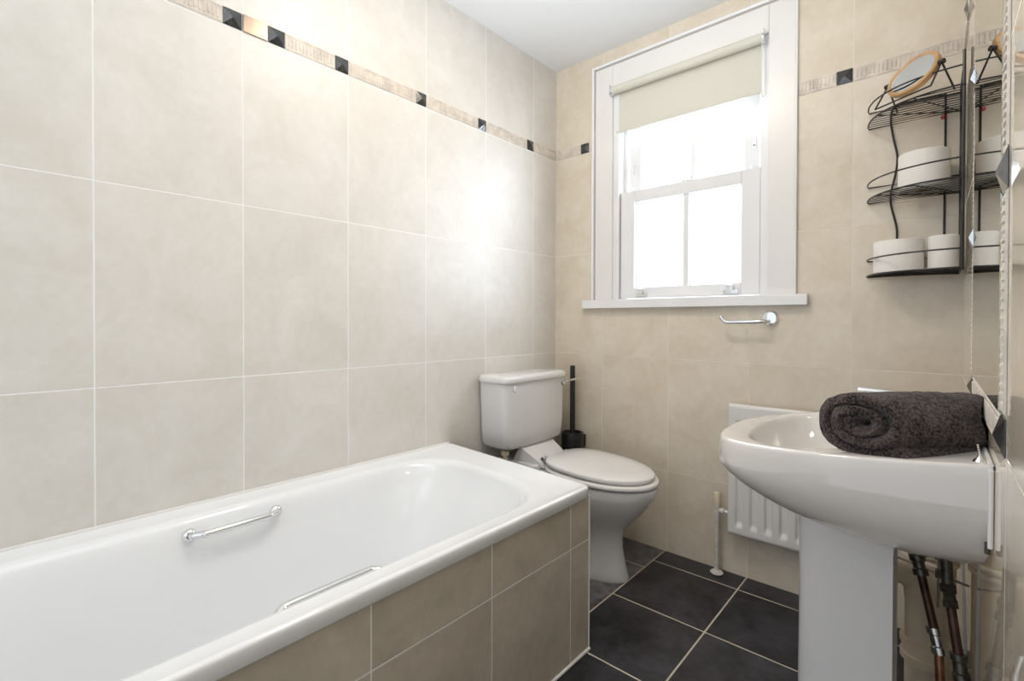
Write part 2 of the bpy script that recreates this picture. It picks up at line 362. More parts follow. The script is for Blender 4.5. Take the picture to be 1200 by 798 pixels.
def lift(x, parent):
    q = MB(); z = 1.160; q.box((x-.030, 2.103, z-.011), (x+.030, 2.1075, z+.007))
    q.box((x-.012, 2.092, z+.000), (x+.012, 2.1035, z+.022)); q.box((x-.015, 2.084, z+.019), (x+.015, 2.094, z+.025))
    for s in (-1, 1): q.ball((x+s*.021, 2.102, z-.002), .003)
    q.build('lift_handle', M['chrome'], parent, bevel=.002)
lift(-1.062, lo); lift(-.662, lo)
q = MB(); q.box((-.883, 2.112, 1.6525), (-.823, 2.140, 1.657)); q.tube(smooth_path([(-.87,2.12,1.659),(-.855,2.118,1.667),(-.835,2.12,1.667),(-.826,2.13,1.660)], 6), .004); q.build('sash_fastener', M['chrome'], lo, bevel=.001)
for x in (-1.128, -.588):
    q = MB(); q.box((x-.006, 2.1555, 1.745), (x+.006, 2.1598, 1.790)); q.lathe([(.005,0),(.005,.006),(.002,.008)], (x, 2.157, 1.757), (0,-1,0), 12); q.build('vent_lock', M['chrome'], up, bevel=.001)
q = MB(); q.ball((-.588, 2.135, 1.660), .0085); q.build('tilt_knob', M['chrome'], lo)

# roller blind
bl = empty('roller_blind', (-.868, 2.075, 2.14), 'cream roller blind drawn part way down over the top of the window', 'blind')
RZ, RY = 2.139, 2.072
q = MB(); q.lathe([(.0195, -.668/2), (.0195, .668/2)], (-.867, RY, RZ), (1,0,0), 28, caps=True); q.build('roller', M['fabric'], bl)
q = MB(); n = 14
q.loft([[(x, 2.0985, 2.128), (x, 2.0985, 1.945), (x, 2.0965, 1.945), (x, 2.0965, 2.128)] for x in [-1.194+.652*i/n for i in range(n+1)]], smooth=False); 
q.loft([[(x, 2.0985, 2.128), (x, RY+.012, 2.1555), (x, RY+.012, 2.1540), (x, 2.0965, 2.126)] for x in (-1.194, -.542)], smooth=False); q.build('fabric', M['fabric'], bl)
q = MB(); q.box((-1.194, 2.093, 1.938), (-.542, 2.1025, 1.952)); q.build('bottom_bar', M['fabric'], bl, bevel=.003)
for x, e in ((-1.205, -1), (-.529, 1)):
    q = MB(); q.box((x-.002, RY-.020, RZ-.028), (x+.002, 2.1, RZ+.026)); q.lathe([(.021,0),(.021,.006),(.016,.009),(.001,.009)], (x+(0.002 if e < 0 else -.002), RY, RZ), (-e,0,0), 24); q.build('bracket', M['chrome'], bl, bevel=.001)
ch = MB()
for dx in (0, .012):
    ch.tube([(-.536+dx*.3, RY-.016+dx*2.2, RZ-.005-i*.0026) for i in range(84)], [.0022 if i % 2 else .0010 for i in range(84)], 6)
ch.tube(smooth_path([(-.536,RY-.016,RZ-.22),(-.535,RY-.008,RZ-.232),(-.5324,RY+.0104,RZ-.22)],4), .002, 6)
ch.build('bead_chain', M['upvc'], bl)

# ------------------------------------------------------------------ bath
bath = empty('bathtub', (-1.18, .49, 0), 'long white bathtub along the left wall with chrome grab handles', 'bathtub')
BX0, BX1, BY0, BY1 = XL+.0015, -.815, -.385, 1.335
def bmap(x, y, z):   # the foot end is a touch out of square
    k = max(0, (y-.9)/(BY1-.9)); return (x, y - k*.062*((x-BX0)/(BX1-BX0)-.25), z)
q = MB(); cx, cy = (BX0+BX1)/2, (BY0+BY1)/2; hx, hy = (BX1-BX0)/2, (BY1-BY0)/2
ix0, ix1, iy0, iy1 = BX0+.078, BX1-.070, -.26, 1.205
def inner(d, z, r, dx0=0, dx1=0, dy1=0):
    x0, x1, y0, y1 = ix0+d+dx0, ix1-d-dx1, iy0+d, iy1-d-dy1
    return rrect((x0+x1)/2, (y0+y1)/2, (x1-x0)/2, (y1-y0)/2, r, z, 14, bmap)
rings = [rrect(cx, cy, hx-.012, hy-.012, .02, .489, 14, bmap), rrect(cx, cy, hx-.003, hy-.003, .026, .488, 14, bmap), rrect(cx, cy, hx, hy, .028, .491, 14, bmap), rrect(cx, cy, hx, hy, .028, .512, 14, bmap), rrect(cx, cy, hx, hy, .028, .518, 14, bmap),
         rrect(cx, cy, hx-.0015, hy-.0015, .026, .5215, 14, bmap), rrect(cx, cy, hx-.005, hy-.005, .026, .5235, 14, bmap), rrect(cx, cy, hx-.009, hy-.009, .026, .524, 14, bmap), rrect(cx, cy, hx-.015, hy-.015, .026, .523, 14, bmap), rrect(cx, cy, hx-.024, hy-.024, .03, .5195, 14, bmap),
         inner(-.016, .5185, .20), inner(-.007, .5165, .20), inner(.002, .511, .20), inner(.010, .500, .20), inner(.017, .48, .20), inner(.028, .43, .20, .004, .004, .03), inner(.045, .33, .20, .01, .01, .09),
         inner(.06, .23, .19, .015, .015, .145), inner(.078, .165, .18, .02, .02, .18), inner(.10, .13, .16, .025, .025, .21), inner(.14, .115, .13, .03, .03, .24), inner(.20, .112, .07, .03, .03, .27)]
q.loft(rings, cap0=False); q.build('tub', M['bath_enamel'], bath, sharp=80)
def grab(pA, pB, out):
    A, B_ = Vector(pA), Vector(pB); o = Vector(out); d = (B_-A).normalized()
    pts = [A, A+o*.018+d*.006, A+o*.030+d*.024, A+o*.034+d*.045, B_+o*.034-d*.045, B_+o*.030-d*.024, B_+o*.018-d*.006, B_]
    q = MB(); q.tube(smooth_path(pts, 8), .0095, 14); h = q.build('grab_handle', M['chrome'], bath)
    for c in (A, B_):
        q = MB(); q.lathe([(.001,-.004),(.0165,-.004),(.0165,.003),(.013,.008),(.009,.010)], c, o, 24); q.build('mounting_rose', M['chrome'], h)
grab((-1.448, .382, .479), (-1.448, .598, .479), (1, 0, .12))
grab((-.908, .375, .470), (-.908, .622, .470), (-1, 0, .35))
q = MB(); q.lathe([(.001,.004),(.012,.004),(.030,.003),(.034,0)], (-1.18, .02, .1125), (0,0,1), 28); q.build('plughole', M['chrome'], bath)
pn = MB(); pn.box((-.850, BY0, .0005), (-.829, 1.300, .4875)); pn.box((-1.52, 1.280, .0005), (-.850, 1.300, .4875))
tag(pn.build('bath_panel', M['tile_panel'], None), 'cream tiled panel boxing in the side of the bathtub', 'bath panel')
q = MB(); q.tube([(-.8275, BY0, .004), (-.8275, 1.302, .004)], .005, 8); q.tube([(-.8295, 1.3005, .005), (-.8295, 1.3005, .486)], .003, 8)
q = q.build('panel_sealant', M['silicone'], bpy.data.objects['bath_panel'])
q = MB(); q.tube([(XL+.003, BY0, .524), (XL+.003, 1.345, .524)], .005, 8); q.build('sealant', M['silicone'], bath)

# ------------------------------------------------------------------ toilet
wc = empty('toilet', (-1.15, 1.745, 0), 'white close coupled toilet with its seat lid closed beyond the bath', 'toilet')
TY = 1.745
def egg(z, xf, xb, w, n=48, nb=2.6, cyy=TY):
    """front at xf, back at xb, half width w"""
    xm = xb+(xf-xb)*.46; out = []
    for i in range(n):
        a = 2*PI*i/n; c, s = math.cos(a), math.sin(a)
        if c >= 0: x = xm+(xf-xm)*abs(c)**(2/2.0); y = w*math.copysign(abs(s)**(2/2.0), s)
        else: x = xm-(xm-xb)*abs(c)**(2/nb); y = w*math.copysign(abs(s)**(2/nb), s)
        out.append((x, cyy+y, z))
    return out
q = MB()
q.loft([egg(0, -.935, -1.40, .102, nb=3.5), egg(.012, -.932, -1.40, .106, nb=3.5), egg(.05, -.944, -1.39, .098, nb=3.5), egg(.12, -.958, -1.37, .088, nb=3.2), egg(.17, -.958, -1.36, .088, nb=3), egg(.205, -.945, -1.36, .098, nb=3), egg(.235, -.918, -1.355, .116),
        egg(.27, -.883, -1.35, .140), egg(.31, -.850, -1.345, .160), egg(.345, -.828, -1.34, .172), egg(.375, -.818, -1.335, .177), egg(.388, -.820, -1.333, .176), egg(.392, -.828, -1.325, .17), egg(.392, -.87, -1.28, .13), egg(.36, -.90, -1.25, .11), egg(.25, -.95, -1.2, .07)])
# rear platform that carries the cistern
q.loft([rrect(-1.43, TY, .10, .10, .02, z, 5) for z in (.16, .30)]+[rrect(-1.42, TY, .115, .125, .03, z, 5) for z in (.36, .405)]+[rrect(-1.42, TY, .11, .12, .03, .412, 5)])
q.hexa([(-1.44, 1.625, .40), (-1.285, 1.650, .400), (-1.285, 1.850, .400), (-1.44, 1.855, .40), (-1.40, 1.625, .482), (-1.300, 1.650, .418), (-1.300, 1.850, .418), (-1.40, 1.855, .482)])
q.build('pan', M['ceramic'], wc, sharp=40)
# recessed oval detail on the side of the pan is a shallow raised lip
q = MB()
def slab(z0, z1, xf, xb, w, tilt0, rr=.006):
    def tz(r):
        return [(x, y, z+tilt0*(xf-x)) for x, y, z in r]
    return [tz(egg(z0+rr*.6, xf-rr*1.0, xb+rr, w-rr, nb=3.2)) if 0 else tz(egg(z0, xf-rr, xb+rr, w-rr, nb=3.2)), tz(egg(z0+rr*.35, xf-rr*.3, xb+rr*.3, w-rr*.3, nb=3.2)), tz(egg(z0+rr, xf, xb, w, nb=3.2)),
            tz(egg(z1-rr, xf, xb, w, nb=3.2)), tz(egg(z1-rr*.35, xf-rr*.3, xb+rr*.3, w-rr*.3, nb=3.2)), tz(egg(z1, xf-rr, xb+rr, w-rr, nb=3.2))]
q.loft(slab(.394, .412, -.815, -1.275, .180, .03)); q.build('seat', M['seat'], wc, sharp=60)
q = MB(); r = slab(.4145, .434, -.832, -1.275, .172, .045)
top = r[-1]; cxm = -1.05
r.append([(cxm+(x-cxm)*.7, TY+(y-TY)*.7, z+.006) for x, y, z in top]); r.append([(cxm+(x-cxm)*.3, TY+(y-TY)*.3, z+.009) for x, y, z in top])
q.loft(r); q.build('seat_lid', M['seat'], wc, sharp=60)
for y in (1.67, 1.82):
    q = MB(); q.lathe([(.011, 0), (.011, .030)], (-1.293, y-.015, .436), (0,1,0), 16, caps=True); q.box((-1.303, y-.010, .412), (-1.283, y+.010, .436)); q.build('hinge', M['chrome'], wc, bevel=.002)
CYm = 1.725
def cis(z, d, hy=.219, hx=.086): return rrect(XL+.003+.0875, CYm, hx-d, hy-d, .035, z, 8)
q = MB(); q.loft([cis(.474,.030,.200), cis(.476,.018,.203), cis(.482,.008,.205), cis(.495,.002,.208), cis(.56,0,.212), cis(.765,0,.219)]); c = q.build('cistern', M['ceramic'], wc, sharp=60)
def cl(z, d): return rrect(XL+.003+.092, CYm, .091-d, .2275-d, .035, z, 8)
q = MB(); q.loft([cl(.7655,.004), cl(.767,.001), cl(.771,0), cl(.784,0), cl(.792,.004), cl(.797,.013), cl(.799,.03), cl(.801,.06)]); q.build('cistern_lid', M['ceramic'], c, sharp=60)
q = MB(); q.lathe([(.001,.009),(.011,.009),(.015,.005),(.015,0)], (-1.3745, 1.566, .741), (1,0,0), 24); q.build('blanking_cap', M['ceramic'], c)
q = MB(); q.lathe([(.018,0),(.018,.007),(.012,.011),(.011,.019),(.001,.019)], (-1.3755, 1.915, .741), (1,0,0), 24)
q.tube(smooth_path([(-1.361,1.915,.741),(-1.355,1.93,.745),(-1.347,1.955,.750),(-1.338,1.985,.752)], 6), [.0045]*12+[.005]*7); q.build('flush_lever', M['chrome'], c)
q = MB(); q.lathe([(.008,0),(.008,.10)], (-1.42, 1.555, .372), (0,0,1), 12, caps=True); q.lathe([(.017,0),(.017,.02)], (-1.42,1.555,.452), (0,0,1), 6, caps=True); q.tube(smooth_path([(-1.42,1.555,.372),(-1.43,1.555,.34),(-1.49,1.555,.335),(XL+.001,1.555,.335)],5), .008); q.build('fill_pipe', M['cream_plastic'], c)

# ------------------------------------------------------------------ toilet brush in its wall holder
tb = empty('toilet_brush', (-1.385, 2.0, .36), 'matt black toilet brush standing in its black holder in the corner behind the toilet', 'toilet brush')
q = MB(); q.lathe([(.001,.36),(.048,.36),(.052,.364),(.055,.476),(.054,.480),(.046,.480),(.044,.47),(.024,.468),(.016,.468)], (-1.385, 2.015, 0), n=28); q.box((-1.415, 2.06, .40), (-1.355, 2.0915, .46)); q.build('holder', M['black_plastic'], tb)
q = MB(); q.lathe([(.0165,.468),(.0165,.474),(.0125,.478),(.0125,.806),(.011,.812),(.001,.813)], (-1.385, 2.015, 0), n=20); q.lathe([(.0135,.395),(.0135,.46)],(-1.385,2.015,0),n=16,caps=True); q.build('handle', M['black_plastic'], tb)

# ------------------------------------------------------------------ toilet roll holder
th = empty('toilet_roll_holder', (-.508, YB, 1.05), 'empty chrome toilet roll holder on the wall just below the window sill', 'roll holder')
q = MB(); q.lathe([(.001,.018),(.017,.018),(.025,.016),(.030,.008),(.031,0)], (-.508, YB-.0003, 1.047), (0,-1,0), 32); q.build('wall_rose', M['chrome'], th)
q = MB(); q.tube(smooth_path([(-.510,2.075,1.036),(-.512,2.052,1.034),(-.525,2.038,1.034),(-.55,2.034,1.033),(-.645,2.034,1.031),(-.662,2.034,1.035),(-.676,2.034,1.050)], 8), .0075, 14); q.build('arm', M['chrome'], th)
q = MB(); q.lathe([(.001,.003),(.0085,.002),(.009,-.006)], (-.677, 2.034, 1.052), (-.6,0,.8), 14); q.build('end_cap', M['chrome'], th)

# ------------------------------------------------------------------ radiator
rad = empty('radiator', (-.4, 2.03, .185), 'white panel radiator on the wall behind the basin', 'radiator')
RX0, RX1, RZ0, RZ1 = -.646, -.146, .184, .706
q = MB(); nx, nz = 190, 70; V = []; pit = .0528
def ss(e0, e1, x): t = max(0, min(1, (x-e0)/(e1-e0))); return t*t*(3-2*t)
for j in range(nz+1):
    z = RZ0+(RZ1-RZ0)*j/nz
    for i in range(nx+1):
        x = RX0+(RX1-RX0)*i/nx; k = round((x-(RX0+.045))/pit); xc = RX0+.045+k*pit
        inx = ss(.0155, .008, abs(x-xc)) if 0 <= k <= 8 else 0
        zc = .0
        hb, ht = RZ0+.043, RZ1-.072
        dz = ss(hb-.010, hb+.008, z)*(1-ss(ht-.006, ht+.008, z))
        edge = min(x-RX0, RX1-x, z-RZ0, RZ1-z); round_ = max(0, .007-edge)**2/.007
        V.append((x, 2.030+inx*dz*.011+round_, z))
F = [(j*(nx+1)+i, j*(nx+1)+i+1, (j+1)*(nx+1)+i+1, (j+1)*(nx+1)+i) for j in range(nz) for i in range(nx)]
o0 = len(q.v); q.add(V, F, True)
bd = [i for i in range(nx+1)]+[(j+1)*(nx+1)-1 for j in range(1, nz+1)]+[nz*(nx+1)+i for i in range(nx-1, -1, -1)]+[j*(nx+1) for j in range(nz-1, 0, -1)]
n = len(bd); q.add([V[k] for k in bd]+[(V[k][0], 2.046, V[k][2]) for k in bd], [(k, (k+1) % n, n+(k+1) % n, n+k) for k in range(n)]+[tuple(range(n, 2*n))], False)
q.build('panel', M['radiator'], rad, merge=True, sharp=50)
q = MB(); q.box((-.63, 2.047, .215), (-.16, 2.066, .68)); q.box((-.56, 2.066, .25), (-.53, 2.0915, .66)); q.box((-.26, 2.066, .25), (-.23, 2.0915, .66)); q.build('convector_fins', M['radiator'], rad)
va = MB(); vx, vy = -.690, 2.046
va.lathe([(.011,0),(.011,.018),(.0095,.02),(.0095,.034),(.011,.036),(.011,.05)], (vx, vy, .238), n=18, caps=True)
va.lathe([(.0085,0),(.0085,.01),(.013,.012),(.013,.024),(.008,.026),(.008,.045)], (vx+.004, vy, .262), (1,0,0), 16, caps=True)
v_ = va.build('valve', M['painted_pipe'], rad)
q = MB(); q.lathe([(.0125,.285),(.013,.290),(.0125,.330),(.010,.334),(.001,.334)], (vx, vy, 0), n=20, caps=True); q.build('valve_cap', M['cream_plastic'], v_)
q = MB(); q.tube([(vx, vy, .001), (vx, vy, .24)], .0085, 14); q.build('feed_pipe', M['painted_pipe'], rad)
q = MB(); q.lathe([(.022,.0),(.026,.004),(.020,.010),(.010,.014),(.0095,.02)], (vx, vy, .0015), n=14, caps=True); q.build('floor_collar', M['painted_pipe'], rad)

# ------------------------------------------------------------------ washbasin
bs = empty('washbasin', RW(.842, .2, 0), 'white pedestal washbasin fixed to the right hand tiled wall', 'washbasin')
SC = .832
def dring(z, a, b_, n=2.35, ramp=0.0, p0=.0015, pts=56, back=20):
    out = []
    for i in range(pts+1):
        t = PI*i/pts; c, s = math.cos(t), math.sin(t)
        qq = b_*math.copysign(abs(c)**(2/n), c); p = p0+(a-p0)*abs(s)**(2/n)
        out.append((p, qq))
    for i in range(1, back):
        out.append((p0, -b_+2*b_*i/back))
    return [(p, qq, z+ramp*max(0, 1-p/.42)) for p, qq in out]
pcx = .225
RP = .048
outer = [dring(.622, .215, .12, 2.6, p0=.125), dring(.626, .245, .15, 2.6, p0=.10), dring(.638, .285, .187, 2.5, p0=.06), dring(.656, .345, .226, 2.6, p0=.03), dring(.676, .386, .254, 2.7, p0=.008), dring(.697, .419, .272, 2.8, ramp=.004), dring(.712, .437, .282, 2.8, ramp=.010), dring(.722, .4455, .2865, 2.8, ramp=.018),
         dring(.729, .449, .2885, 2.8, ramp=.024), dring(.738, .450, .290, 2.8, ramp=.032), dring(.760, .4475, .290, 2.8, ramp=RP), dring(.7745, .4445, .288, 2.8, ramp=RP), dring(.7785, .443, .2868, 2.8, ramp=RP), dring(.7805, .440, .2845, 2.8, ramp=RP), dring(.7812, .434, .280, 2.8, ramp=RP)]
base = dring(.78, .439, .290, 2.8)
def ell(pc, ap, bq, z, nn=2.2):
    out = []
    for p, qq, _ in base:
        a = math.atan2(qq/.290, (p-.21)/.22)
        c, s = math.cos(a), math.sin(a)
        out.append((pc+ap*math.copysign(abs(c)**(2/nn), c), bq*math.copysign(abs(s)**(2/nn), s), z))
    out = [(p, q_, z_+(RP*max(0, 1-p/.42) if z_ > .76 else RP*.4*(z_-.64)/.12)) for p, q_, z_ in out]
    return out
inn = [ell(.250, .141, .230, .7805), ell(.250, .136, .225, .778), ell(.250, .132, .220, .770), ell(.250, .127, .208, .745), ell(.248, .116, .185, .715), ell(.245, .095, .140, .688), ell(.24, .06, .085, .672), ell(.24, .022, .022, .666)]
q = MB(); q.loft([[RW(SC+qq, p, z) for p, qq, z in r] for r in outer+inn]); q.build('bowl', M['basin_china'], bs, sharp=80)
# soap/tap ledge lip against the wall and pedestal
q = MB(); R0 = []
for z, a, w in ((0,.300,.094),(.02,.298,.092),(.08,.292,.086),(.5,.290,.085),(.628,.292,.088)):
    ring = []
    for i in range(25):
        t = PI*i/24; ring.append((.135+(a-.135)*abs(math.sin(t))**(2/3.2), w*math.copysign(abs(math.cos(t))**(2/3.2), math.cos(t))))
    ring = [(.122, w)]+ring+[(.122, -w)]
    inn_ = [(p-.0 if p < .13 else .135+(p-.135)*.90, s*.86) for p, s in reversed(ring)]
    R0.append([RW(SC+s, p, z) for p, s in ring+inn_])
q.loft(R0); q.build('pedestal', M['ceramic'], bs, sharp=50)
q = MB(); q.tube([RW(SC+.289, .0035, .71), RW(SC+.289, .0035, .822)], .0032, 8); q.tube([RW(SC+.287, .0035, .829), RW(SC-.285, .0035, .829)], .003, 8); q.build('sealant', M['silicone'], bs)
q = MB(); q.lathe([(.001,.002),(.012,.003),(.020,.004),(.024,.001)], RW(SC,.24,.667), (0,0,1), 24); q.build('waste', M['chrome'], bs)
q = MB(); q.lathe([(.010,.001),(.012,.002),(.015,.001),(.016,-.003)], RW(SC,.120,.768), (-1,0,.25), 20); q.build('overflow_ring', M['chrome'], bs)
tp = MB(); tb_ = RW(SC, .058, .826)
tp.lathe([(.027,0),(.027,.006),(.022,.012),(.0205,.038),(.021,.044)], tb_, n=28, caps=True); tap = tp.build('mixer_tap', M['chrome'], bs)
q = MB(); q.tube(smooth_path([RW(SC,.065,.850), RW(SC,.10,.862), RW(SC,.14,.862), RW(SC,.165,.853), RW(SC,.172,.842)], 6), [.014]*6+[.0125]*19, 16); q.build('spout', M['chrome'], tap)
q = MB(); q.lathe([(.0205,.045),(.0205,.056),(.014,.062),(.001,.064)], tb_, n=24)
q.loft([[RW(SC+w, p, z+h) for w, h in ((.011*f,0),(.008*f,.005),(-.008*f,.005),(-.011*f,0),(-.008*f,-.004),(.008*f,-.004))] for p, z, f in ((.055,.882,1.3),(.09,.886,1.25),(.13,.889,1.15),(.17,.891,1.1),(.187,.891,1.0))]); q.build('lever', M['chrome'], tap, sharp=60)
q = MB()
cs = RW(SC+.262, .014, .8265)
q.lathe([(.0085,0),(.0075,.002),(.0035,.006),(.003,.009),(.001,.010)], cs, n=14)
for i in range(5): q.ball(cs+Vector((-.0005*i, .0020*i, .011+.0030*i)), .0016, 6, 4)
q.build('plug_chain', M['chrome'], bs)
q = MB(); q.tube([RW(SC+.284,.006,.716), RW(SC+.284,.006,.700)], .0035, 8); q.build('fixing_bolt', M['brass_dark'], bs)

# ------------------------------------------------------------------ rolled towel
tw = None
def towel():
    ax = Vector((.7475, .664, 0)); sd = Vector((-.664, .7475, 0)); up_ = Vector((0,0,1))
    C0 = Vector((-.110, 1.003, .8615)); Ln = .208; R = .0590
    turns = 2.7; pitch = (R-.010)/turns; th = pitch*.95; n = 150; m = 34
    q = MB(); rings = []
    a_end = -.62
    def pt(ang, r, u):
        c_, s_ = math.cos(ang), math.sin(ang); k_ = min(1, r/.058)
        x = math.copysign(abs(c_)**(1-.18*k_), c_)*r*1.20; y = s_*r*1.045
        if s_ < 0: y = -r*1.02*abs(s_)**(1-.40*k_)
        if y < -.0525: y = -.0525-(-.0525-y)*.3          # sits flat on the basin
        bulge = 1+.07*math.sin(u*PI)-.0*u
        return x*bulge, y*(bulge if y > 0 else 1)
    for j in range(m+1):
        u = j/m; ring = []
        outp, inp = [], []
        for i in range(n+1):
            t = i/n; ang = a_end-(1-t)*turns*2*PI; r = .010+pitch*turns*t
            w = .0016*noise.noise(Vector((ang*1.7, u*9, 3)))+.0012*noise.noise(Vector((ang*5, u*25, 9)))
            ro = r+w; ri = max(.002, r-th+w)
            tele = (.010*(t**2)-.004+.004*math.sin(ang*2+1))*(1-u) - (.012*(t-.6)+.006*math.sin(ang*3))*u
            along = u*(Ln-.86*math.cos(ang)*r) + .62*math.cos(ang)*r*(1-u)**1.3 + (tele if j in (0, m) else tele*abs(2*u-1)**2)
            for lst, rr, e in ((outp, ro, 1), (inp, ri, 0)):
                roundend = 1
                if j == 0 or j == m: rr2 = rr-.0022*e+.0022*(1-e)
                else: rr2 = rr
                x, y = pt(ang, rr2, u)
                lst.append(C0+ax*along+sd*(-x)+up_*y)
        # round the outer corner at both ends
        ring = outp+list(reversed(inp)); rings.append(ring)
    q.loft(rings, cap0=False, cap1=False)
    o = len(q.v); k = 2*(n+1)
    for base_ in (0, m*k):
        for i in range(n):
            q.f.append((base_+i, base_+i+1, base_+k-2-i, base_+k-1-i)); q.s.append(True)
    root = q.build('rolled_towel', M['towel'], None, sharp=70)
    # woven border band low on the outside of the roll, facing the room
    q = MB(); rows = []
    for j in range(25):
        u = .07+.88*j/24; row = []
        for i in range(15):
            ang = -.64-.62*i/14
            r = R+.0016+.0012*noise.noise(Vector((ang*1.7, u*9, 3)))
            x, y = pt(ang, r*1.0, u)
            row.append(C0+ax*(u*(Ln-.86*x)+.62*x*(1-u)**1.3)+sd*(-x)+up_*y)
        rows.append(row)
    q.loft(rows, cap0=False, cap1=False, closed=False); bnd = q.build('woven_band', M['band'], root)
    md = bnd.modifiers.new('solid', 'SOLIDIFY'); md.thickness = .0025; md.offset = 0
    tag(root, 'dark grey brown towel rolled up and laid across the washbasin rim', 'towel')
towel()

# ------------------------------------------------------------------ pipework behind the pedestal
def pipe(name, pts, r, mat, label=None, cat='pipe', k=7, group=None):
    q = MB(); q.tube(smooth_path(pts, k), r, 18); o = q.build(name, mat)
    if label: tag(o, label, cat, group)
    return o
sp = MB(); sx_, sy_ = -.024, 1.80
sp.lathe([(.055,.0015),(.055,.367),(.060,.369),(.060,.377),(.057,.379),(.057,.385),(.0605,.387),(.0605,.396),(.056,.400),(.055,.47),(.001,.475)], (sx_, sy_, 0), n=40)
soil = sp.build('soil_pipe', M['cream_pipe']); tag(soil, 'thick cream soil pipe standing in the corner behind the basin pedestal', 'pipe')
q = MB()
for z in (.372, .392): q.lathe([(.0612,z-.005),(.0625,z-.003),(.0625,z+.003),(.0612,z+.005)], (sx_, sy_, 0), n=40)
q.build('collar', M['painted_pipe'], soil)
ws = MB(); wx, wy = -.027, 1.50
wp = smooth_path([(-.20,1.40,.437),(-.14,1.44,.440),(-.09,1.475,.440),(-.055,1.493,.430),(-.034,1.50,.405),(wx,wy,.37),(wx,wy,.31),(wx,wy,.0015)], 8)
wr = [.0235 if i < 16 else min(.039, .0235+.0155*(i-16)/18) for i in range(len(wp))]
ws.tube(wp, wr, 24)
waste = ws.build('waste_pipe', M['cream_pipe']); tag(waste, 'cream plastic waste pipe bending down to the floor beside the pedestal', 'pipe')
q = MB(); q.lathe([(.0395,.235),(.047,.237),(.047,.252),(.0445,.254),(.0445,.272),(.048,.274),(.048,.285),(.0395,.287)], (wx, wy, 0), n=36); q.build('coupling', M['cream_plastic'], waste)
q = MB(); q.box((wx-.075, wy-.02, .30), (wx-.060, wy+.03, .46)); q = q.build('pipe_clip', M['cream_plastic'], waste, bevel=.003)
def supply(name, T, B_, F, label, mats, dirt):
    T, B_, F = Vector(T), Vector(B_), Vector(F); d = (T-B_).normalized(); L_ = (T-B_).length
    q = MB(); q.tube([B_, T], .0078, 16); root = q.build(name, mats[1]); tag(root, label, 'pipe', 'pipes feeding the tap')
    q = MB(); q.lathe([(.0135,0),(.0135,.012),(.011,.014),(.011,.026),(.0145,.028),(.0145,.040),(.010,.044)], T-d*.020, d, 6 if dirt else 14, caps=True); q.build('compression_nut', M['brass_dark'], root)
    q = MB(); q.tube([T+d*.02, T+d*.02+Vector((-.004,0,.085))], .0098, 14); q.build('tap_tail', M['brass_dark'], root)
    q = MB(); q.lathe([(.0135,0),(.0135,.013),(.011,.015),(.011,.034),(.0135,.036),(.0135,.048)], B_-d*.044, d, 14, caps=True); q.build('service_valve', M['chrome_old'] if not dirt else M['brass_dark'], root)
    q = MB(); q.tube([F, B_-d*.03], .0078, 16); q.build('lower_run', M['copper'], root)
supply('supply_pipe', (-.036,1.34,.520), (-.010,1.315,.405), (.018,1.27,.001), 'dark copper supply pipe with a dull chrome valve beside the waste pipe', (M['brass_dark'], M['copper_dark']), False)
supply('supply_pipe', (.012,1.30,.488), (.026,1.28,.385), (.034,1.25,.001), 'second dark copper supply pipe closer to the right hand wall', (M['brass_dark'], M['copper_dark']), True)
q = MB(); q.tube([(-.0045,1.42,.62),(-.0045,1.42,.407)], .0032, 10); rod = q.build('waste_rod', M['chrome_old']); tag(rod, 'thin steel rod linkage hanging under the basin among the pipes', 'rod')
q = MB(); q.tube([(-.095,1.447,.487),(.044,1.400,.478)], .0028, 10); q.build('cross_rod', M['chrome_old'], rod)
q = MB(); q.box((-.0105,1.409,.474), (.0015,1.425,.489)); q.build('clamp', M['brass_dark'], rod, bevel=.001)
cb = pipe('earth_cable', [(.036,1.50,.50),(.038,1.48,.42),(.041,1.45,.30),(.044,1.42,.15),(.044,1.41,.003)], .0028, M['grey_cable'], 'thin white cable running down the wall beside the pipes', 'cable')

# ------------------------------------------------------------------ corner wire caddy
cad = empty('corner_caddy', (.03, 2.08, 1.2), 'black wire three tier corner shelf unit hung beside the window', 'shelf unit')
ca = Vector((.0335, 2.0855, 0))     # the inner corner of the unit
LW = .235                            # reach along each wall
def onb(d): return Vector((ca.x-d, ca.y, 0))                     # d metres from the corner along the back wall
def onr(d): return Vector((ca.x, ca.y, 0))+Vector((-DVx, -DVy, 0))*d
def curve_pts(n=28):
    out = []
    for i in range(n+1):
        t = i/n*PI/2; c, s = math.cos(t)**.92, math.sin(t)**.92
        p = onb(LW*max(c, 0))-ca+onr(LW*.97*s); out.append(p)
    return out
CP = curve_pts()
SHZ = (1.188, 1.443, 1.700)
for z in SHZ:
    q = MB(); loop = [p+Vector((0,0,z)) for p in CP]+[onr(.004)+Vector((0,0,z))]
    q.tube(loop, .0026, 8, closed=True)
    for k in range(1, 11):
        y = ca.y-k*.0205
        # wire parallel to the back wall, clipped at the front curve
        best = None
        for a_, b_ in zip(CP, CP[1:]):
            if (a_.y-y)*(b_.y-y) <= 0 and abs(a_.y-b_.y) > 1e-9:
                t = (y-a_.y)/(b_.y-a_.y); best = a_.x+(b_.x-a_.x)*t
        if best is not None: q.tube([(best, y, z+.001), (ca.x+.001+k*.00024, y, z+.001)], .0015, 6)
    q.tube([ca+Vector((0,0,z-.002)), CP[10]+Vector((0,0,z-.002))], .0018, 6); q.tube([ca+Vector((0,0,z-.002)), CP[20]+Vector((0,0,z-.002))], .0018, 6)
    sh = q.build('shelf', M['black_wire'], cad)
    q = MB(); q.tube([p+Vector((0,0,z+.054)) for p in CP]+[onr(.004)+Vector((0,0,z+.054))], .0024, 8, closed=True); q.build('guard_rail', M['black_wire'], sh)
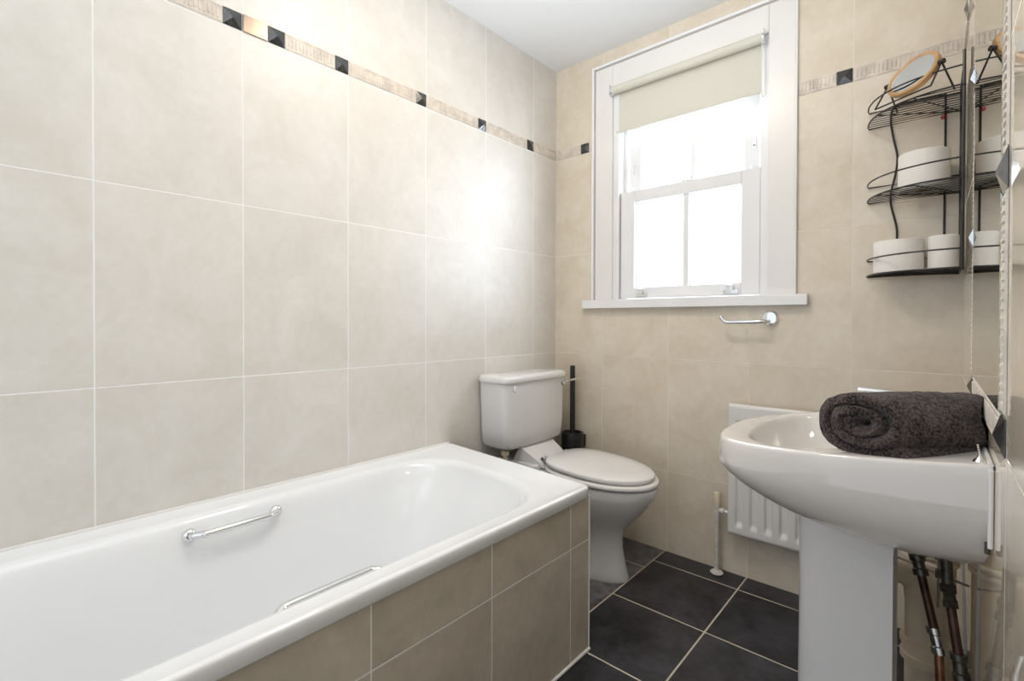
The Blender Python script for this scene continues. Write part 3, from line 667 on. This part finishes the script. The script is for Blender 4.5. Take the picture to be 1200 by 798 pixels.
def side_frame(on, nm):
    wav = [1.770, 1.755, 1.72, 1.70, 1.66, 1.60, 1.545, 1.49, 1.455, 1.42, 1.36, 1.30, 1.25, 1.199]
    amp = [.162, .172, .174, .172, .166, .156, .160, .171, .173, .168, .156, .156, .160, .162]
    q = MB(); P = [on(.036)+Vector((0,0,1.199)), on(.036)+Vector((0,0,1.5)), on(.036)+Vector((0,0,1.755)), on(.040)+Vector((0,0,1.768)), on(.055)+Vector((0,0,1.774)), on(.14)+Vector((0,0,1.774)), on(.155)+Vector((0,0,1.774))]
    P += [on(a)+Vector((0,0,z)) for z, a in zip(wav, amp)]
    P = [p-Vector((0,0,.011)) for p in P]
    q.tube(smooth_path(P, 6), .0030, 8); q.build('side_frame', M['black_wire'], cad)
side_frame(onb, 'b'); side_frame(onr, 'r')
q = MB(); q.tube([onr(.228)+Vector((0,0,1.188)), onr(.228)+Vector((0,0,1.795))], .0038, 8); q.tube([onr(.216)+Vector((0,0,1.188)), onr(.216)+Vector((0,0,1.785))], .003, 8)
for z in SHZ: q.ball(onr(.23)+Vector((0,0,z-.003)), .005)
q.build('end_upright', M['black_wire'], cad)
q = MB(); q.lathe([(.006,0),(.006,.006),(.002,.008)], (-.008, 2.088, 1.690), (0,-1,0), 12); tag(q.build('fixing', M['red'], cad), 'red plastic fixing')

# toilet rolls on the caddy
def troll(x, y, z, r, h, label):
    q = MB(); q.lathe([(.021,.001),(r-.003,0),(r,.003),(r,h*.5),(r,h-.003),(r-.003,h),(.021,h-.001),(.0205,h*.5),(.021,.001)], (0,0,0), n=48)
    o = q.build('toilet_roll', M['paper']); o.location = (x, y, z); tag(o, label, 'toilet roll', 'toilet rolls on the wire shelves')
    q = MB(); q.lathe([(.0200,.0012),(.0200,h-.0012),(.0188,h-.0012),(.0188,.0012),(.0200,.0012)], (0,0,0), n=32)
    c = q.build('core', M['card']); c.parent = o
troll(-.052, 2.006, SHZ[1]+.0032, .064, .118, 'white toilet roll standing alone on the middle wire shelf')
troll(-.1135, 2.012, SHZ[0]+.0032, .065, .104, 'white toilet roll on the bottom wire shelf, the one farther from the wall mirror')
troll(-.004, 2.004, SHZ[0]+.0032, .037, .108, 'slim part used toilet roll on the bottom wire shelf, beside the fat one')

# round table mirror on the top shelf
hm = empty('table_mirror', (-.069, 1.975, SHZ[2]), 'small round mirror in a pale wooden frame tilted on the top wire shelf', 'mirror')
C = Vector((-.076, 1.912, 1.782)); U = Vector((.829, -.559, 0)); tl = math.radians(28)
V_ = Vector((math.sin(tl)*.559, math.sin(tl)*.829, math.cos(tl))); Nn = U.cross(V_).normalized()
q = MB(); q.lathe([(.060,.001),(.060,.0075),(.062,.009),(.069,.009),(.0715,.006),(.0715,-.006),(.069,-.009),(.001,-.009)], C, Nn, 56); q.build('frame', M['wood'], hm)
q = MB(); q.lathe([(.001,.0065),(.0602,.0065),(.0602,.0015)], C, Nn, 56); q.build('glass', M['hand_mirror'], hm)
q = MB(); hz = Vector((-.559, -.829, 0))
for s in (-1, 1):
    piv = C+U*(.0775*s); q.lathe([(.0075,-.007),(.0075,.007)], piv, U, 14, caps=True)
    for w_ in (-.046, .046):
        ft = Vector((piv.x, piv.y, SHZ[2]+.006))+hz*w_+U*(.004*s); q.tube(smooth_path([piv, piv*.5+ft*.5, ft], 4), .0025, 8)
for w_ in (-.046, .046):
    pass
a1 = Vector(((C-U*.0815).x, (C-U*.0815).y, SHZ[2]+.006)); a2 = Vector(((C+U*.0815).x, (C+U*.0815).y, SHZ[2]+.006))
for w_ in (.046,): q.tube([a1+hz*w_, a2+hz*w_], .0025, 8)
q.build('stand', M['black_wire'], hm)

# ------------------------------------------------------------------ light
def area(name, loc, tgt, sx, sy, power, col, spread=None):
    l = bpy.data.lights.new(name, 'AREA'); l.shape = 'RECTANGLE'; l.size = sx; l.size_y = sy; l.energy = power; l.color = col
    if spread: l.spread = math.radians(spread)
    o = bpy.data.objects.new(name, l); COL.objects.link(o); o.location = loc
    o.rotation_euler = (Vector(tgt)-Vector(loc)).to_track_quat('-Z', 'Y').to_euler(); return o
area('daylight', (-.9, 3.0, 1.55), (-.9, 2.0, 1.6), 3.0, 3.0, LDAY, (.86,.93,1.0))
area('wall_glare_fill', (.12, 2.92, 1.75), (-1.5, 1.45, 1.35), .8, 1.5, 48, (.80,.90,1.0))  # extra lamp outside the window, added to whiten the left wall beside it
area('ceiling_lamp', (-.80, 1.02, ZC-.02), (-.80, 1.02, 0), .25, .25, LLAMP, (1.0,.88,.74))
area('ceiling_fill', (-.62, -.45, 1.45), (-.70, .55, ZC), .5, .5, LFILL, (.97,.985,1.0), 75)  # unseen fill lamp behind the camera, added to brighten the ceiling
w = bpy.data.worlds.new('world'); scn.world = w; w.use_nodes = True
w.node_tree.nodes['Background'].inputs[0].default_value = (.86,.925,1.0,1); w.node_tree.nodes['Background'].inputs[1].default_value = WORLD

# ------------------------------------------------------------------ camera
cam = bpy.data.cameras.new('camera'); co = bpy.data.objects.new('camera', cam); COL.objects.link(co); scn.camera = co
yaw, pit, rol = .7265, -.0093, .0028
r = Vector((math.cos(yaw), math.sin(yaw), 0)); f = Vector((-math.sin(yaw), math.cos(yaw), 0)); u = Vector((0,0,1))
f2 = f*math.cos(pit)+u*math.sin(pit); u2 = u*math.cos(pit)-f*math.sin(pit)
r3 = r*math.cos(rol)+u2*math.sin(rol); u3 = u2*math.cos(rol)-r*math.sin(rol)
co.matrix_world = Matrix(((r3.x,u3.x,-f2.x,0),(r3.y,u3.y,-f2.y,0),(r3.z,u3.z,-f2.z,1.033),(0,0,0,1)))
cam.sensor_width = 36; cam.lens = 570/1200*36; cam.shift_y = -(399-381.59)/1200; cam.clip_start = .01
scn.view_settings.view_transform = 'Standard'; scn.view_settings.look = 'None'; scn.view_settings.exposure = .33
